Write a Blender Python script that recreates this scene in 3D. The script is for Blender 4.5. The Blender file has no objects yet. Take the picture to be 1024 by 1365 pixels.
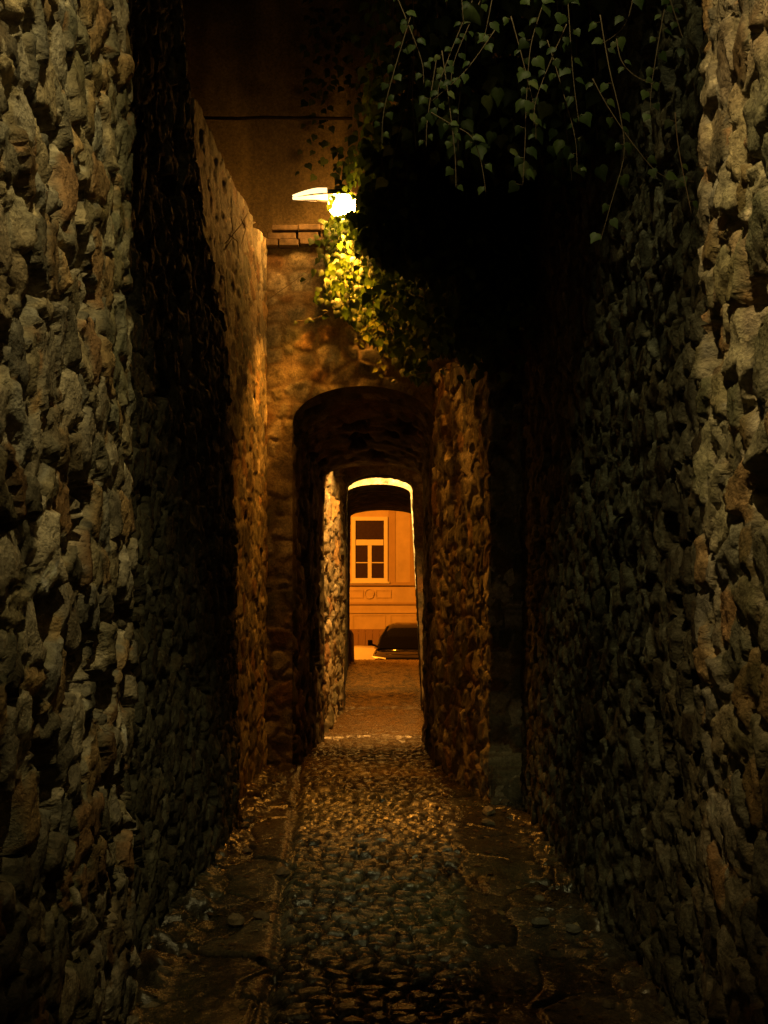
import bpy, math, random
import numpy as np
from mathutils import Vector, Matrix

SC = bpy.context.scene
COL = SC.collection
R = math.radians

# ------------------------------------------------------------------ camera
EYE, FPX, HZ, VX = 1.6, 1500.0, 780.0, 510.0
cd = bpy.data.cameras.new('camera')
cam = bpy.data.objects.new('camera', cd); COL.objects.link(cam)
cam.location = (0, 0, EYE); cam.rotation_euler = (R(90), 0, 0)
cd.sensor_fit = 'VERTICAL'; cd.sensor_height = 36; cd.lens = 36 * FPX / 1365
cd.shift_y = (HZ - 682.5) / 1365; cd.shift_x = (512 - VX) / 1365
cd.clip_start = 0.05; cd.clip_end = 500
SC.camera = cam
def at(px, py, Y):
    return Vector(((px - VX) * Y / FPX, Y, EYE + (HZ - py) * Y / FPX))

# ------------------------------------------------------------------ world, lamps, exposure
w = bpy.data.worlds.new('World'); SC.world = w; w.use_nodes = True
nt = w.node_tree
sky = nt.nodes.new('ShaderNodeTexSky'); sky.sky_type = 'NISHITA'; sky.sun_disc = False
sky.sun_elevation = R(-4); sky.sun_rotation = R(200)
bg = nt.nodes['Background']; bg.inputs['Strength'].default_value = 0.006
nt.links.new(sky.outputs[0], bg.inputs[0])
SC.view_settings.view_transform = 'Standard'; SC.view_settings.look = 'None'
SC.view_settings.exposure = 0; SC.view_settings.gamma = 1; SC.view_settings.use_curve_mapping = False
SC.cycles.use_denoising = True
SC.cycles.max_bounces = 5; SC.cycles.diffuse_bounces = 2; SC.cycles.transparent_max_bounces = 8
SC.cycles.sample_clamp_indirect = 2.0

def lamp(name, kind, loc, power, col, radius=0.06, target=None, angle=120, blend=0.5):
    ld = bpy.data.lights.new(name, kind); ld.energy = power; ld.color = col
    ld.shadow_soft_size = radius
    o = bpy.data.objects.new(name, ld); COL.objects.link(o); o.location = loc
    if kind == 'SPOT':
        ld.spot_size = R(angle); ld.spot_blend = blend
    if target is not None:
        o.rotation_euler = (Vector(target) - Vector(loc)).to_track_quat('-Z', 'Y').to_euler()
    return o
SODIUM = (1.0, 0.50, 0.10)
# added spots: one lamp behind the camera is implied, split to aim its light
lamp('added_rear_spot', 'SPOT', (0.30, 0.9, 5.2), 350, (1.0, 0.76, 0.30), 0.03, (-1.0, 2.6, 3.1), 47, 1.0)
lamp('added_rear_spot', 'SPOT', (-0.30, 0.9, 5.2), 600, (1.0, 0.70, 0.27), 0.03, (1.1, 2.35, 3.1), 42, 1.0)
lamp('added_rear_spot', 'SPOT', (0.15, 1.9, 6.9), 400, (1.0, 0.86, 0.36), 0.05, (0.36, 4.1, 3.6), 28, 1.0)  # added high spot to brighten the trailing ivy
lamp('added_rear_spot', 'SPOT', (0.0, -2.5, 4.6), 35, (1.0, 0.72, 0.30), 0.05, (0.35, 3.0, 3.9), 56, 1.0)  # weak added fill for the wall texture and ivy
# the alley lamp in the picture: light leaving its glass bowl
lamp('alley_lamp_light', 'SPOT', (-0.33, 9.62, 4.60), 1150, (1.0, 0.35, 0.03), 0.05, (-0.24, 9.70, 1.0), 84, 1.0)
# lamps of the two open gaps between the arches
lamp('gap_lamp_near', 'SPOT', (0.12, 11.88, 3.6), 620, (1.0, 0.42, 0.07), 0.05, (-0.30, 12.8, 1.0), 80, 0.8)
lamp('gap_lamp_far', 'SPOT', (-0.1, 14.72, 4.1), 1100, (1.0, 0.52, 0.11), 0.05, (0.0, 16.3, 3.0), 84, 0.8)
# sodium street lamp over the far street
lamp('street_light', 'SPOT', (-5.0, 27.5, 5.6), 6500, (1.0, 0.275, 0.012), 0.12, (0.0, 33.0, -0.4), 150, 0.4)
lamp('street_light_far', 'POINT', (9.0, 27.5, 6.0), 900, (1.0, 0.32, 0.03), 0.12)

# ------------------------------------------------------------------ noise and mesh helpers
def hsh(i, j, s):
    i = i.astype(np.int64); j = j.astype(np.int64)
    h = (i * 374761393 + j * 668265263 + int(s) * 1442695041) & 0xffffffff
    h = ((h ^ (h >> 13)) * 1274126177) & 0xffffffff
    h = ((h ^ (h >> 16)) * 2246822519) & 0xffffffff
    return ((h ^ (h >> 15)) & 0xffffff) / float(0xffffff)
def vnoise(x, y, s=0):
    i = np.floor(x); j = np.floor(y); fx = x - i; fy = y - j
    fx = fx * fx * (3 - 2 * fx); fy = fy * fy * (3 - 2 * fy)
    a = hsh(i, j, s); b = hsh(i + 1, j, s); c = hsh(i, j + 1, s); d = hsh(i + 1, j + 1, s)
    return (a + (b - a) * fx) * (1 - fy) + (c + (d - c) * fx) * fy
def fbm(x, y, s=0, o=4):
    r = 0; a = 0.5
    for k in range(o):
        r = r + a * (vnoise(x, y, s + k) - 0.5) * 2; x = x * 2.03; y = y * 2.03; a *= 0.5
    return r
def sst(a, b, x):
    t = np.clip((x - a) / (b - a), 0, 1); return t * t * (3 - 2 * t)

PAL_STONE = np.array([(.30,.27,.19),(.24,.22,.16),(.36,.30,.19),(.42,.37,.27),(.20,.19,.15),(.33,.20,.10),
                      (.52,.46,.34),(.28,.24,.15),(.38,.26,.13),(.18,.17,.14),(.44,.40,.31),(.26,.25,.21)])
PAL_COBBLE = np.array([(.30,.26,.17),(.22,.20,.14),(.36,.31,.20),(.16,.15,.12),(.27,.22,.13),(.40,.36,.26)])

def stones(S, T, cs, ct, seed, pal, mortar, edge=0.16, hole=0.0, depth=0.05, tilt=0.3, warp=0.35, rough=0.25, skew=0.5, prof_out=False, grit=1.0):
    """height in metres and colour of coursed or random rubble at the surface points S (along), T (up)"""
    ws = S + cs * warp * fbm(S / cs * 1.1, T / ct * 1.1, seed + 50, 3)
    wt = T + ct * warp * fbm(S / cs * 1.1, T / ct * 1.1, seed + 60, 3)
    j0 = np.floor(wt / ct)
    F1 = np.full(S.shape, 9.0); F2 = F1.copy(); ID = np.zeros(S.shape); PS = np.zeros(S.shape); PT = np.zeros(S.shape); JD = np.zeros(S.shape)
    for dj in (-1, 0, 1):
        J = j0 + dj; off = hsh(J, J * 0, seed + 9) * 1.0
        i0 = np.floor(ws / cs - off)
        for di in (-1, 0, 1, 2):
            I = i0 + di
            px = (I + off + 0.15 + 0.7 * hsh(I, J, seed)) * cs; py = (J + 0.2 + skew * 1.2 * hsh(I, J, seed + 1)) * ct
            wgt = hsh(I, J, seed + 2)
            dx = np.abs(ws - px) / cs; dy = np.abs(wt - py) / ct
            d = np.sqrt(dx * dx + dy * dy) * 0.55 + np.maximum(dx, dy) * 0.45 - 0.38 * wgt
            n1 = d < F1
            F2 = np.where(n1, F1, np.minimum(F2, d)); F1 = np.where(n1, d, F1)
            ID = np.where(n1, I * 7.13, ID); JD = np.where(n1, J, JD); PS = np.where(n1, px, PS); PT = np.where(n1, py, PT)
    e = F2 - F1
    r1 = hsh(ID * 13, JD, seed + 3); r2 = hsh(ID * 13, JD, seed + 4); r3 = hsh(ID * 13, JD, seed + 5); r4 = hsh(ID * 13, JD, seed + 6)
    prof = sst(0.03, edge, e)
    gone = (r4 < hole)
    top = depth * (0.35 + 0.65 * r1) + tilt * ((r2 - 0.5) * (ws - PS) + (r3 - 0.5) * (wt - PT)) \
        + rough * depth * fbm(S / cs * 3 + r1 * 40, T / ct * 3, seed + 20, 4)
    r5 = hsh(ID * 13, JD, seed + 12); r6 = hsh(ID * 13, JD, seed + 13)
    chip = depth * (0.55 + 0.5 * r1) + 2.6 * tilt * ((r5 - 0.5) * (ws - PS) + (r6 - 0.5) * (wt - PT))      # a second broken face
    top = np.minimum(top, chip)
    rg = 1 - np.abs(fbm(S / cs * 1.6 + r2 * 30, T / ct * 1.6, seed + 25, 3)) * 2
    top = top - 0.30 * rough * depth * sst(.75, .98, rg)
    top = np.where(gone, -depth * 3.0, top)
    h = prof * top + (1 - prof) * (-0.24 * depth) + grit * 0.26 * depth * fbm(S * 26, T * 26, seed + 31, 4) - grit * .5 * depth * sst(.28, .5, fbm(S * 11, T * 9, seed + 33, 4))
    h = h + 0.35 * depth * fbm(S / cs * 0.35, T / ct * 0.35, seed + 40, 2)
    c = pal[(r3 * 0.999 * len(pal)).astype(int)]
    v = (0.45 + 1.0 * r2) * (1 + 0.30 * fbm(S / cs * 2.5, T / ct * 2.5, seed + 70, 4))
    c = c * v[..., None]
    sp = sst(.22, .45, fbm(S * 22, T * 22, seed + 74, 4))[..., None]; c = c * (1 + .55 * sp)      # pale lichen specks
    dk = sst(.25, .5, fbm(S * 14 + 3, T * 11, seed + 76, 4))[..., None]; c = c * (1 - .55 * dk)
    m = np.array(mortar) * (1 + 0.35 * fbm(S * 9, T * 9, seed + 80, 4))[..., None]
    k = (prof ** 1.5)[..., None]
    c = m * (1 - k) + c * k
    st = sst(0.15, 0.55, fbm(S * 1.7, T * 1.7, seed + 90, 4))[..., None]     # rusty and mossy stains
    c = c * (1 - 0.5 * st) + np.array((.26, .15, .05)) * 0.5 * st
    mo = sst(0.10, 0.5, fbm(S * 1.1 + 7, T * 1.3, seed + 95, 4))[..., None]
    c = c * (1 - 0.45 * mo) + np.array((.13, .15, .06)) * 0.45 * mo
    if prof_out: return h, np.clip(c, 0.01, 0.8), prof
    return h, np.clip(c, 0.01, 0.8)
def rubble(S, T, **k):
    """large stones with small ones pinned into the joints between them"""
    hL, cL, pL = stones(S, T, prof_out=True, **k)
    k2 = dict(k, cs=k['cs'] * .42, ct=k['ct'] * .45, seed=k['seed'] + 500, depth=k['depth'] * .75, edge=.3, hole=k['hole'] * 1.5)
    hS, cS = stones(S, T, **k2)
    q = sst(.25, .75, pL + .25 * fbm(S * 9, T * 9, k['seed'] + 7, 3)); h = hL * q + (hS - .25 * k['depth']) * (1 - q)
    return h, cL * q[..., None] + cS * (1 - q[..., None])

def mesh_np(name, P, Q, mat, parent=None, col=None, smooth=True, extra=None):
    me = bpy.data.meshes.new(name)
    P = np.asarray(P, dtype=np.float32); Q = np.asarray(Q, dtype=np.int32)
    tri = None
    n = len(Q)
    me.vertices.add(len(P)); me.vertices.foreach_set('co', P.ravel())
    k = Q.shape[1]
    me.loops.add(n * k); me.loops.foreach_set('vertex_index', Q.ravel())
    me.polygons.add(n); me.polygons.foreach_set('loop_start', np.arange(0, n * k, k, dtype=np.int32))
    try: me.polygons.foreach_set('loop_total', np.full(n, k, dtype=np.int32))
    except Exception: pass
    me.update(calc_edges=True); me.validate()
    if smooth: me.polygons.foreach_set('use_smooth', np.ones(len(me.polygons), dtype=bool))
    if col is not None:
        a = me.color_attributes.new('stone_col', 'FLOAT_COLOR', 'POINT')
        c4 = np.ones((len(P), 4), dtype=np.float32); c4[:, :3] = col; a.data.foreach_set('color', c4.ravel())
    me.materials.append(mat)
    o = bpy.data.objects.new(name, me); COL.objects.link(o)
    if parent: o.parent = parent
    return o

class Patch:
    """collects displaced grids and plain quads into one mesh"""
    def __init__(s): s.P = []; s.Q = []; s.C = []; s.n = 0
    def grid(s, P, N, h, c, back=0.0, backdir=None):
        a, b = P.shape[:2]
        D = P + N * h[..., None]
        idx = s.n + np.arange(a * b).reshape(a, b)
        s.P.append(D.reshape(-1, 3)); s.C.append(c.reshape(-1, 3)); s.n += a * b
        q = np.stack([idx[:-1, :-1], idx[1:, :-1], idx[1:, 1:], idx[:-1, 1:]], -1).reshape(-1, 4); s.Q.append(q)
        if back:
            loop = np.concatenate([idx[:, 0], idx[-1, 1:], idx[-2::-1, -1], idx[0, -2:0:-1]])
            L = np.concatenate([D[:, 0], D[-1, 1:], D[-2::-1, -1], D[0, -2:0:-1]])
            LC = np.concatenate([c[:, 0], c[-1, 1:], c[-2::-1, -1], c[0, -2:0:-1]])
            bd = np.array(backdir, float) * back
            m = len(loop); j = s.n + np.arange(m)
            s.P.append(L + bd); s.C.append(LC); s.n += m
            s.Q.append(np.stack([loop, j, np.roll(j, -1), np.roll(loop, -1)], -1))
            i4 = s.n + np.arange(4)                         # back face from the four corners
            cs4 = np.array([D[0, 0], D[-1, 0], D[-1, -1], D[0, -1]]) + bd * 1.001
            s.P.append(cs4); s.C.append(np.tile(LC[:1], (4, 1))); s.n += 4
            s.Q.append(i4[None, ::-1])
    def build(s, name, mat, parent=None, flip=False):
        Q = np.concatenate(s.Q)
        if flip: Q = Q[:, ::-1]
        return mesh_np(name, np.concatenate(s.P), Q, mat, parent, np.concatenate(s.C))

def tag(o, label, cat=None, group=None, kind=None):
    if label: o['label'] = label
    if cat: o['category'] = cat
    if group: o['group'] = group
    if kind: o['kind'] = kind
    return o
def empty(name, loc=(0, 0, 0), rz=0):
    o = bpy.data.objects.new(name, None); COL.objects.link(o); o.location = loc; o.rotation_euler = (0, 0, rz)
    o.empty_display_size = 0.2
    return o

class MB:
    """plain polygons: boxes, tubes, lathes"""
    def __init__(s): s.v = []; s.f = []
    def add(s, v, f):
        n = len(s.v); s.v += [tuple(p) for p in v]; s.f += [tuple(i + n for i in q) for q in f]
    def box(s, x0, x1, y0, y1, z0, z1):
        v = [(x, y, z) for z in (z0, z1) for y in (y0, y1) for x in (x0, x1)]
        s.add(v, [(0,2,3,1),(4,5,7,6),(0,1,5,4),(2,6,7,3),(0,4,6,2),(1,3,7,5)])
    def tube(s, pts, r, n=6):
        pts = [Vector(p) for p in pts]; rs = r if isinstance(r, (list, tuple)) else [r] * len(pts)
        v = []; f = []
        for i, p in enumerate(pts):
            t = (pts[min(i+1, len(pts)-1)] - pts[max(i-1, 0)]).normalized()
            a = t.cross(Vector((0, 0, 1)) if abs(t.z) < 0.9 else Vector((1, 0, 0))).normalized(); b = t.cross(a)
            for k in range(n):
                q = 2 * math.pi * k / n; v.append(p + (a * math.cos(q) + b * math.sin(q)) * rs[i])
        for i in range(len(pts) - 1):
            for k in range(n):
                k2 = (k + 1) % n; f.append((i*n+k, i*n+k2, (i+1)*n+k2, (i+1)*n+k))
        f.append(tuple(range(n))[::-1]); f.append(tuple((len(pts)-1)*n + k for k in range(n)))
        s.add(v, f)
    def build(s, name, mat, parent=None, smooth=False, bevel=0):
        me = bpy.data.meshes.new(name); me.from_pydata(s.v, [], s.f); me.update()
        me.materials.append(mat)
        if smooth:
            for p in me.polygons: p.use_smooth = True
        o = bpy.data.objects.new(name, me); COL.objects.link(o)
        if parent: o.parent = parent
        if bevel:
            m = o.modifiers.new('bevel', 'BEVEL'); m.width = bevel; m.segments = 2; m.limit_method = 'ANGLE'
        return o

# ------------------------------------------------------------------ materials
def mat_base(name):
    m = bpy.data.materials.new(name); m.use_nodes = True
    return m, m.node_tree, m.node_tree.nodes['Principled BSDF']
def N(nt, t, **k):
    n = nt.nodes.new(t)
    for a, b in k.items():
        if a in n.inputs: n.inputs[a].default_value = b
        else: setattr(n, a, b)
    return n
def stone_mat(name, rough=(0.6, 0.95), bump=0.5, scale=45, spec=0.3, gain=1.0):
    m, t, b = mat_base(name); L = t.links
    at_ = N(t, 'ShaderNodeAttribute', attribute_name='stone_col')
    tc = N(t, 'ShaderNodeTexCoord')
    n1 = N(t, 'ShaderNodeTexNoise'); n1.inputs['Scale'].default_value = scale; n1.inputs['Detail'].default_value = 8; n1.inputs['Roughness'].default_value = 0.7
    L.new(tc.outputs['Object'], n1.inputs['Vector'])
    cr = N(t, 'ShaderNodeMapRange'); cr.inputs[1].default_value = 0.3; cr.inputs[2].default_value = 0.75; cr.inputs[3].default_value = 0.45 * gain; cr.inputs[4].default_value = 1.5 * gain
    L.new(n1.outputs[0], cr.inputs[0])
    mx = N(t, 'ShaderNodeMix', data_type='RGBA', blend_type='MULTIPLY'); mx.inputs[0].default_value = 1
    L.new(at_.outputs['Color'], mx.inputs[6]); L.new(cr.outputs[0], mx.inputs[7]); L.new(mx.outputs[2], b.inputs['Base Color'])
    rr = N(t, 'ShaderNodeMapRange'); rr.inputs[3].default_value = rough[0]; rr.inputs[4].default_value = rough[1]
    L.new(n1.outputs[0], rr.inputs[0]); L.new(rr.outputs[0], b.inputs['Roughness'])
    b.inputs['Specular IOR Level'].default_value = spec
    n2 = N(t, 'ShaderNodeTexNoise'); n2.inputs['Scale'].default_value = scale * 2.2; n2.inputs['Detail'].default_value = 6
    L.new(tc.outputs['Object'], n2.inputs['Vector'])
    ad = N(t, 'ShaderNodeMath', operation='ADD'); L.new(n1.outputs[0], ad.inputs[0]); L.new(n2.outputs[0], ad.inputs[1])
    bp = N(t, 'ShaderNodeBump'); bp.inputs['Strength'].default_value = bump; bp.inputs['Distance'].default_value = 0.012
    L.new(ad.outputs[0], bp.inputs['Height']); L.new(bp.outputs[0], b.inputs['Normal'])
    return m
def plain(name, col, rough=0.6, metal=0.0, var=0.25, scale=12, bump=0.15, stretch=(1, 1, 1), spec=0.5):
    m, t, b = mat_base(name); L = t.links
    tc = N(t, 'ShaderNodeTexCoord'); mp = N(t, 'ShaderNodeMapping'); mp.inputs['Scale'].default_value = stretch
    n1 = N(t, 'ShaderNodeTexNoise'); n1.inputs['Scale'].default_value = scale; n1.inputs['Detail'].default_value = 7; n1.inputs['Roughness'].default_value = 0.65
    L.new(tc.outputs['Object'], mp.inputs[0]); L.new(mp.outputs[0], n1.inputs['Vector'])
    cr = N(t, 'ShaderNodeMapRange'); cr.inputs[1].default_value = 0.25; cr.inputs[2].default_value = 0.75; cr.inputs[3].default_value = 1 - var; cr.inputs[4].default_value = 1 + var
    L.new(n1.outputs[0], cr.inputs[0])
    mx = N(t, 'ShaderNodeMix', data_type='RGBA', blend_type='MULTIPLY'); mx.inputs[0].default_value = 1
    mx.inputs[6].default_value = (*col, 1); L.new(cr.outputs[0], mx.inputs[7]); L.new(mx.outputs[2], b.inputs['Base Color'])
    b.inputs['Roughness'].default_value = rough; b.inputs['Metallic'].default_value = metal; b.inputs['Specular IOR Level'].default_value = spec
    if bump:
        bp = N(t, 'ShaderNodeBump'); bp.inputs['Strength'].default_value = bump; bp.inputs['Distance'].default_value = 0.01
        L.new(n1.outputs[0], bp.inputs['Height']); L.new(bp.outputs[0], b.inputs['Normal'])
    return m
def leaf_mat(name, c1, c2, c3):
    m, t, b = mat_base(name); L = t.links
    g = N(t, 'ShaderNodeAttribute', attribute_name='stone_col')
    b.inputs['Roughness'].default_value = 0.5; b.inputs['Specular IOR Level'].default_value = 0.2
    tc = N(t, 'ShaderNodeTexCoord'); n1 = N(t, 'ShaderNodeTexNoise'); n1.inputs['Scale'].default_value = 60
    L.new(tc.outputs['Object'], n1.inputs['Vector'])
    cr = N(t, 'ShaderNodeMapRange'); cr.inputs[3].default_value = 0.6; cr.inputs[4].default_value = 1.4; L.new(n1.outputs[0], cr.inputs[0])
    mx = N(t, 'ShaderNodeMix', data_type='RGBA', blend_type='MULTIPLY'); mx.inputs[0].default_value = 1
    L.new(g.outputs['Color'], mx.inputs[6]); L.new(cr.outputs[0], mx.inputs[7]); L.new(mx.outputs[2], b.inputs['Base Color'])
    tr = N(t, 'ShaderNodeBsdfTranslucent')
    mt = N(t, 'ShaderNodeMix', data_type='RGBA', blend_type='MULTIPLY'); mt.inputs[0].default_value = 1; mt.inputs[7].default_value = (1.15, 1.35, 0.55, 1)
    L.new(mx.outputs[2], mt.inputs[6]); L.new(mt.outputs[2], tr.inputs[0])
    ms = N(t, 'ShaderNodeMixShader'); ms.inputs[0].default_value = 0.35
    L.new(b.outputs[0], ms.inputs[1]); L.new(tr.outputs[0], ms.inputs[2])
    L.new(ms.outputs[0], t.nodes['Material Output'].inputs[0])
    return m
def emis(name, col, s):
    m, t, b = mat_base(name)
    b.inputs['Base Color'].default_value = (*col, 1); b.inputs['Emission Color'].default_value = (*col, 1); b.inputs['Emission Strength'].default_value = s
    return m
M_wall = stone_mat('rubble_stone', bump=0.8, scale=38)
M_wall2 = stone_mat('rubble_stone_far', gain=0.9)
M_pale = stone_mat('limewashed_stone', gain=1.5)
M_floor = stone_mat('worn_cobble', rough=(0.10, 0.42), bump=0.22, scale=55, spec=0.75, gain=0.40)
M_leaf = leaf_mat('ivy_leaf', 0, 0, 0)
M_stem = plain('ivy_stem', (.17, .12, .07), 0.8)
M_plaster = plain('old_plaster', (.24, .17, .10), 0.9, var=0.7, scale=5, bump=0.5, stretch=(1.6, 1, .45))
M_brick = plain('coping_brick', (.12, .085, .05), 0.9, var=0.7, scale=18, bump=0.5)
M_iron = plain('rusty_iron', (.05, .035, .025), 0.7, metal=0.3, var=0.4)
M_tin = plain('lamp_enamel', (.62, .60, .54), 0.45, var=0.15)
M_dark = plain('lamp_housing', (.06, .06, .06), 0.5)
M_bulb = emis('lamp_glass', (1.0, .42, .07), 150)
M_road = plain('asphalt', (.05, .048, .045), 0.75, var=0.4, scale=30, bump=0.4)
M_render = plain('house_render', (.52, .40, .24), 0.9, var=0.22, scale=1.3, bump=0.1)
M_render2 = plain('house_render_darker', (.40, .28, .16), 0.9, var=0.10, scale=3, bump=0.1)
M_white = plain('window_paint', (.72, .66, .50), 0.6, var=0.06)
M_glass = plain('window_glass', (.035, .02, .015), 0.25, var=0.2, bump=0, spec=0.4)
M_carblack = plain('black_car_paint', (.008, .008, .009), 0.07, var=0.1, bump=0, spec=0.2)
M_carwhite = plain('pale_car_paint', (.62, .58, .48), 0.25, var=0.05, bump=0)
M_carglass = plain('car_glass', (.006, .006, .006), 0.05, var=0.1, bump=0, spec=0.7)
M_tyre = plain('tyre_rubber', (.015, .015, .015), 0.85)
M_rim = plain('wheel_metal', (.45, .45, .45), 0.3, metal=0.9, bump=0)
M_headlight = plain('headlight_glass', (.75, .72, .68), 0.12, var=0.1, bump=0, metal=0.4)
M_chrome = plain('chrome', (.7, .7, .7), 0.15, metal=1.0, bump=0)
M_door = plain('cellar_board', (.26, .16, .09), 0.8, stretch=(8, 1, .4))

# ------------------------------------------------------------------ ground
def edge_left(Y):
    return np.interp(Y, [0, 3.8, 4.3, 7.7, 10, 11.7, 14.1, 16.5, 23.6], [-.9, -.9, -1.02, -1.12, -1.0, -.68, -.62, -.6, -.85])
def floor_height(X, Y):
    xl = -.42 - (Y - 4.1) * .05 + 0.02 * fbm(Y * 2, Y * 0, 5, 2); xr = .40 + .03 * fbm(Y * 1.7, Y * 0, 6, 2) + 0.1 * sst(5, 8, Y)
    hc, cc = stones(X, Y, .100, .075, 11, PAL_COBBLE, (.05, .04, .03), edge=.30, depth=.026, tilt=.22, rough=.25, warp=.22, hole=.04, grit=.2)
    hf, cf = stones(X + 3, Y, .42, .55, 21, PAL_COBBLE * 0.85, (.05, .045, .03), edge=.06, depth=.022, tilt=.05, rough=.4, warp=.3, grit=.4)
    hr, cr = stones(X, Y, .16, .13, 31, PAL_STONE * 0.8, (.06, .05, .03), edge=.3, depth=.06, tilt=.5, rough=.6, warp=.5, hole=.15)
    k = (sst(xl - .02, xl + .02, X) * (1 - sst(xr - .05, xr + .05, X)))
    h = hc * k + (hf - 0.012) * (1 - k); c = 1.35 * cc * k[..., None] + .75 * cf * (1 - k)[..., None]
    # broken rubble along the foot of both walls
    rb = np.maximum(.7 - .7 * sst(.04, .22, X + 1.02 + .12 * fbm(Y * 2.2, Y * 0, 8, 2)), sst(.78, .98, X + .1 * fbm(Y * 2, Y * 0, 9, 2)) * .35)
    h = h * (1 - rb) + (hr + .03) * rb; c = c * (1 - rb[..., None]) + cr * rb[..., None]
    # gutter groove beside the left flags, sunk cross drain at 5.9 m, gentle crown
    h = h - .03 * np.exp(-((X - xl) / .03) ** 2)
    h = h - .035 * np.exp(-((Y - 6.15 - .12 * X) / .10) ** 2) * sst(-.35, -.15, X)
    h = h + .02 * fbm(X * 1.3, Y * 1.1, 77, 3) - .03 * (X / 1.0) ** 2 * (Y < 40)
    for yy, rise in ((11.72, .055), (14.2, .05), (16.6, .05)):             # shallow worn steps up, sagging in the middle
        q = Y - yy - .25 * (.35 - X * X) + .03 * fbm(X * 4, X * 0 + yy, 19, 2); h = h + rise * sst(-.02, .03, q)
    h = h - .13 * sst(18.5, 23.2, Y)
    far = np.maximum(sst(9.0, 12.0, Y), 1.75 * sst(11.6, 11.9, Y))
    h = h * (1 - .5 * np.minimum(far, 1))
    c = c * (1 - .5 * far[..., None]) + np.array((.46, .29, .13)) * (.5 * far[..., None]) * (1 + .3 * fbm(X * 8, Y * 8, 3, 4))[..., None]  # far floor brightened to orange, lamplight put into the colour
    return h, c
gp = Patch()
for (x0, x1, y0, y1, dx, dy) in ((-1.5, 1.5, 2.2, 7.0, .0105, .0105), (-1.5, 1.5, 7.0, 12.0, .015, .015), (-1.5, 1.5, 12.0, 24.0, .03, .03)):
    xs = np.arange(x0, x1 + dx / 2, dx); ys = np.linspace(y0, y1, int((y1 - y0) / dy) + 1)
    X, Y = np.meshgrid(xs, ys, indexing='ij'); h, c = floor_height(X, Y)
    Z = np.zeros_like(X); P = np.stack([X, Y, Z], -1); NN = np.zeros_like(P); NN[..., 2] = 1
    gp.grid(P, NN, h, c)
g = gp.build('alley_path', M_floor); tag(g, 'cobbled alley floor with flagstone edges', kind='structure')

gr = MB()
gr.add([(-60, -30, -.25), (60, -30, -.25), (60, 23.99, -.25), (-60, 23.99, -.25)], [(0, 1, 2, 3)])
o = gr.build('ground', M_road); tag(o, 'dark ground under and around the alley', kind='structure')
st = MB()
prof = [(23.9, -.06), (24.3, -.16), (25.2, -.72), (25.8, -.86), (31, -1.25), (34.2, -1.45), (34.2, -1.33), (36.5, -1.33), (80, -1.33)]
v = []; f = []
for i, (y, z) in enumerate(prof):
    v += [(-60, y, z), (60, y, z)]
    if i: f.append((2*i-2, 2*i-1, 2*i+1, 2*i))
st.add(v, f); o = st.build('road', M_road); tag(o, 'street sloping down beyond the passage', kind='structure')

# ------------------------------------------------------------------ rubble walls
def tint_and_shade(c, S, T, s0):
    """the set-back lengths of wall are old grey-green masonry, darkened further to paint in the shade that falls there"""
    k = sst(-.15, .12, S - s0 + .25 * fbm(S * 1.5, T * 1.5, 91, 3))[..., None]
    g = c.mean(-1, keepdims=True); old_shaded = (g * np.array((.95, 1.0, .72)) * .6 + c * .4) * .36  # low factor paints the recess shade over the grey-green tone
    return c * (1 - k) + old_shaded * k
def wall_grid(patch, base, S0, S1, T0, T1, ds, dt, par, back, backdir, clipx=None):
    """base(S,T) -> P, N arrays"""
    s = np.linspace(S0, S1, int(abs(S1 - S0) / ds) + 1); t = np.linspace(T0, T1, int((T1 - T0) / dt) + 1)
    S, T = np.meshgrid(s, t, indexing='ij'); P, NN, TS, TT = base(S, T)
    h, c = rubble(TS, TT, **par); c = tint_and_shade(c, TS, TT, 3.25)
    patch.grid(P, NN, h, c, back, backdir)
RUB = dict(cs=.12, ct=.145, seed=101, pal=PAL_STONE, mortar=(.32, .28, .19), edge=.16, hole=.17, depth=.028, tilt=.30, warp=.5, rough=.42)

# near left wall with its ragged, leaning end
pxs = [(1100, 320), (1000, 320), (640, 315), (440, 305), (360, 290), (300, 278), (160, 265), (40, 258), (-200, 250)]
hh = []; ye = []
for py, px in pxs:
    y_ = 1500 * .97 / (510 - px); ye.append(y_); hh.append(1.6 + (780 - py) * y_ / 1500)
def yend(h): return np.interp(h, hh, ye)
def xA(Y): return np.interp(Y, [0, 3.75, 3.88, 5.2, 6.6, 7.7], [-.845, -.845, -1.05, -1.05, -1.0, -.985])
def baseA(S, T):
    E = yend(T); u = S                                    # u 0..1 face, 1..1.3 return round the end
    Yf = 1.6 + (E - 1.6) * np.clip(u, 0, 1); r = np.clip((u - 1) / .25, 0, 1)
    up = sst(3.3, 3.6, T)
    Y = Yf + r * (0.10 + up * .8); X = xA(Yf) - r * (.40 - up * .22) - .0 * T
    X = X + .03 * fbm(Y * .6, T * .6, 5, 2)
    P = np.stack([X, Y, T], -1)
    NN = np.zeros_like(P); fx = np.clip(r * 3, 0, 1) * (1 - up)
    NN[..., 0] = 1 - .3 * fx; NN[..., 1] = .8 * fx
    return P, NN, Y + r * .5, T
p = Patch()
uu = np.concatenate([np.linspace(0, .18, 60), np.linspace(.18, 1, 430)[1:], np.linspace(1, 1.25, 40)[1:]])
tt = np.linspace(-.1, 6.2, 525)
S, T = np.meshgrid(uu, tt, indexing='ij'); P, NN, TS, TT = baseA(S, T); h, c = rubble(TS, TT, **RUB)
c = tint_and_shade(c, TS, TT, 3.8)
p.grid(P, NN, h, c, .5, (-1, 0, 0))
o = p.build('rubble_wall', M_wall)
tag(o, 'tall rough rubble wall filling the left edge of the photo', 'stone wall', 'rubble walls of the alley')

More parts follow.
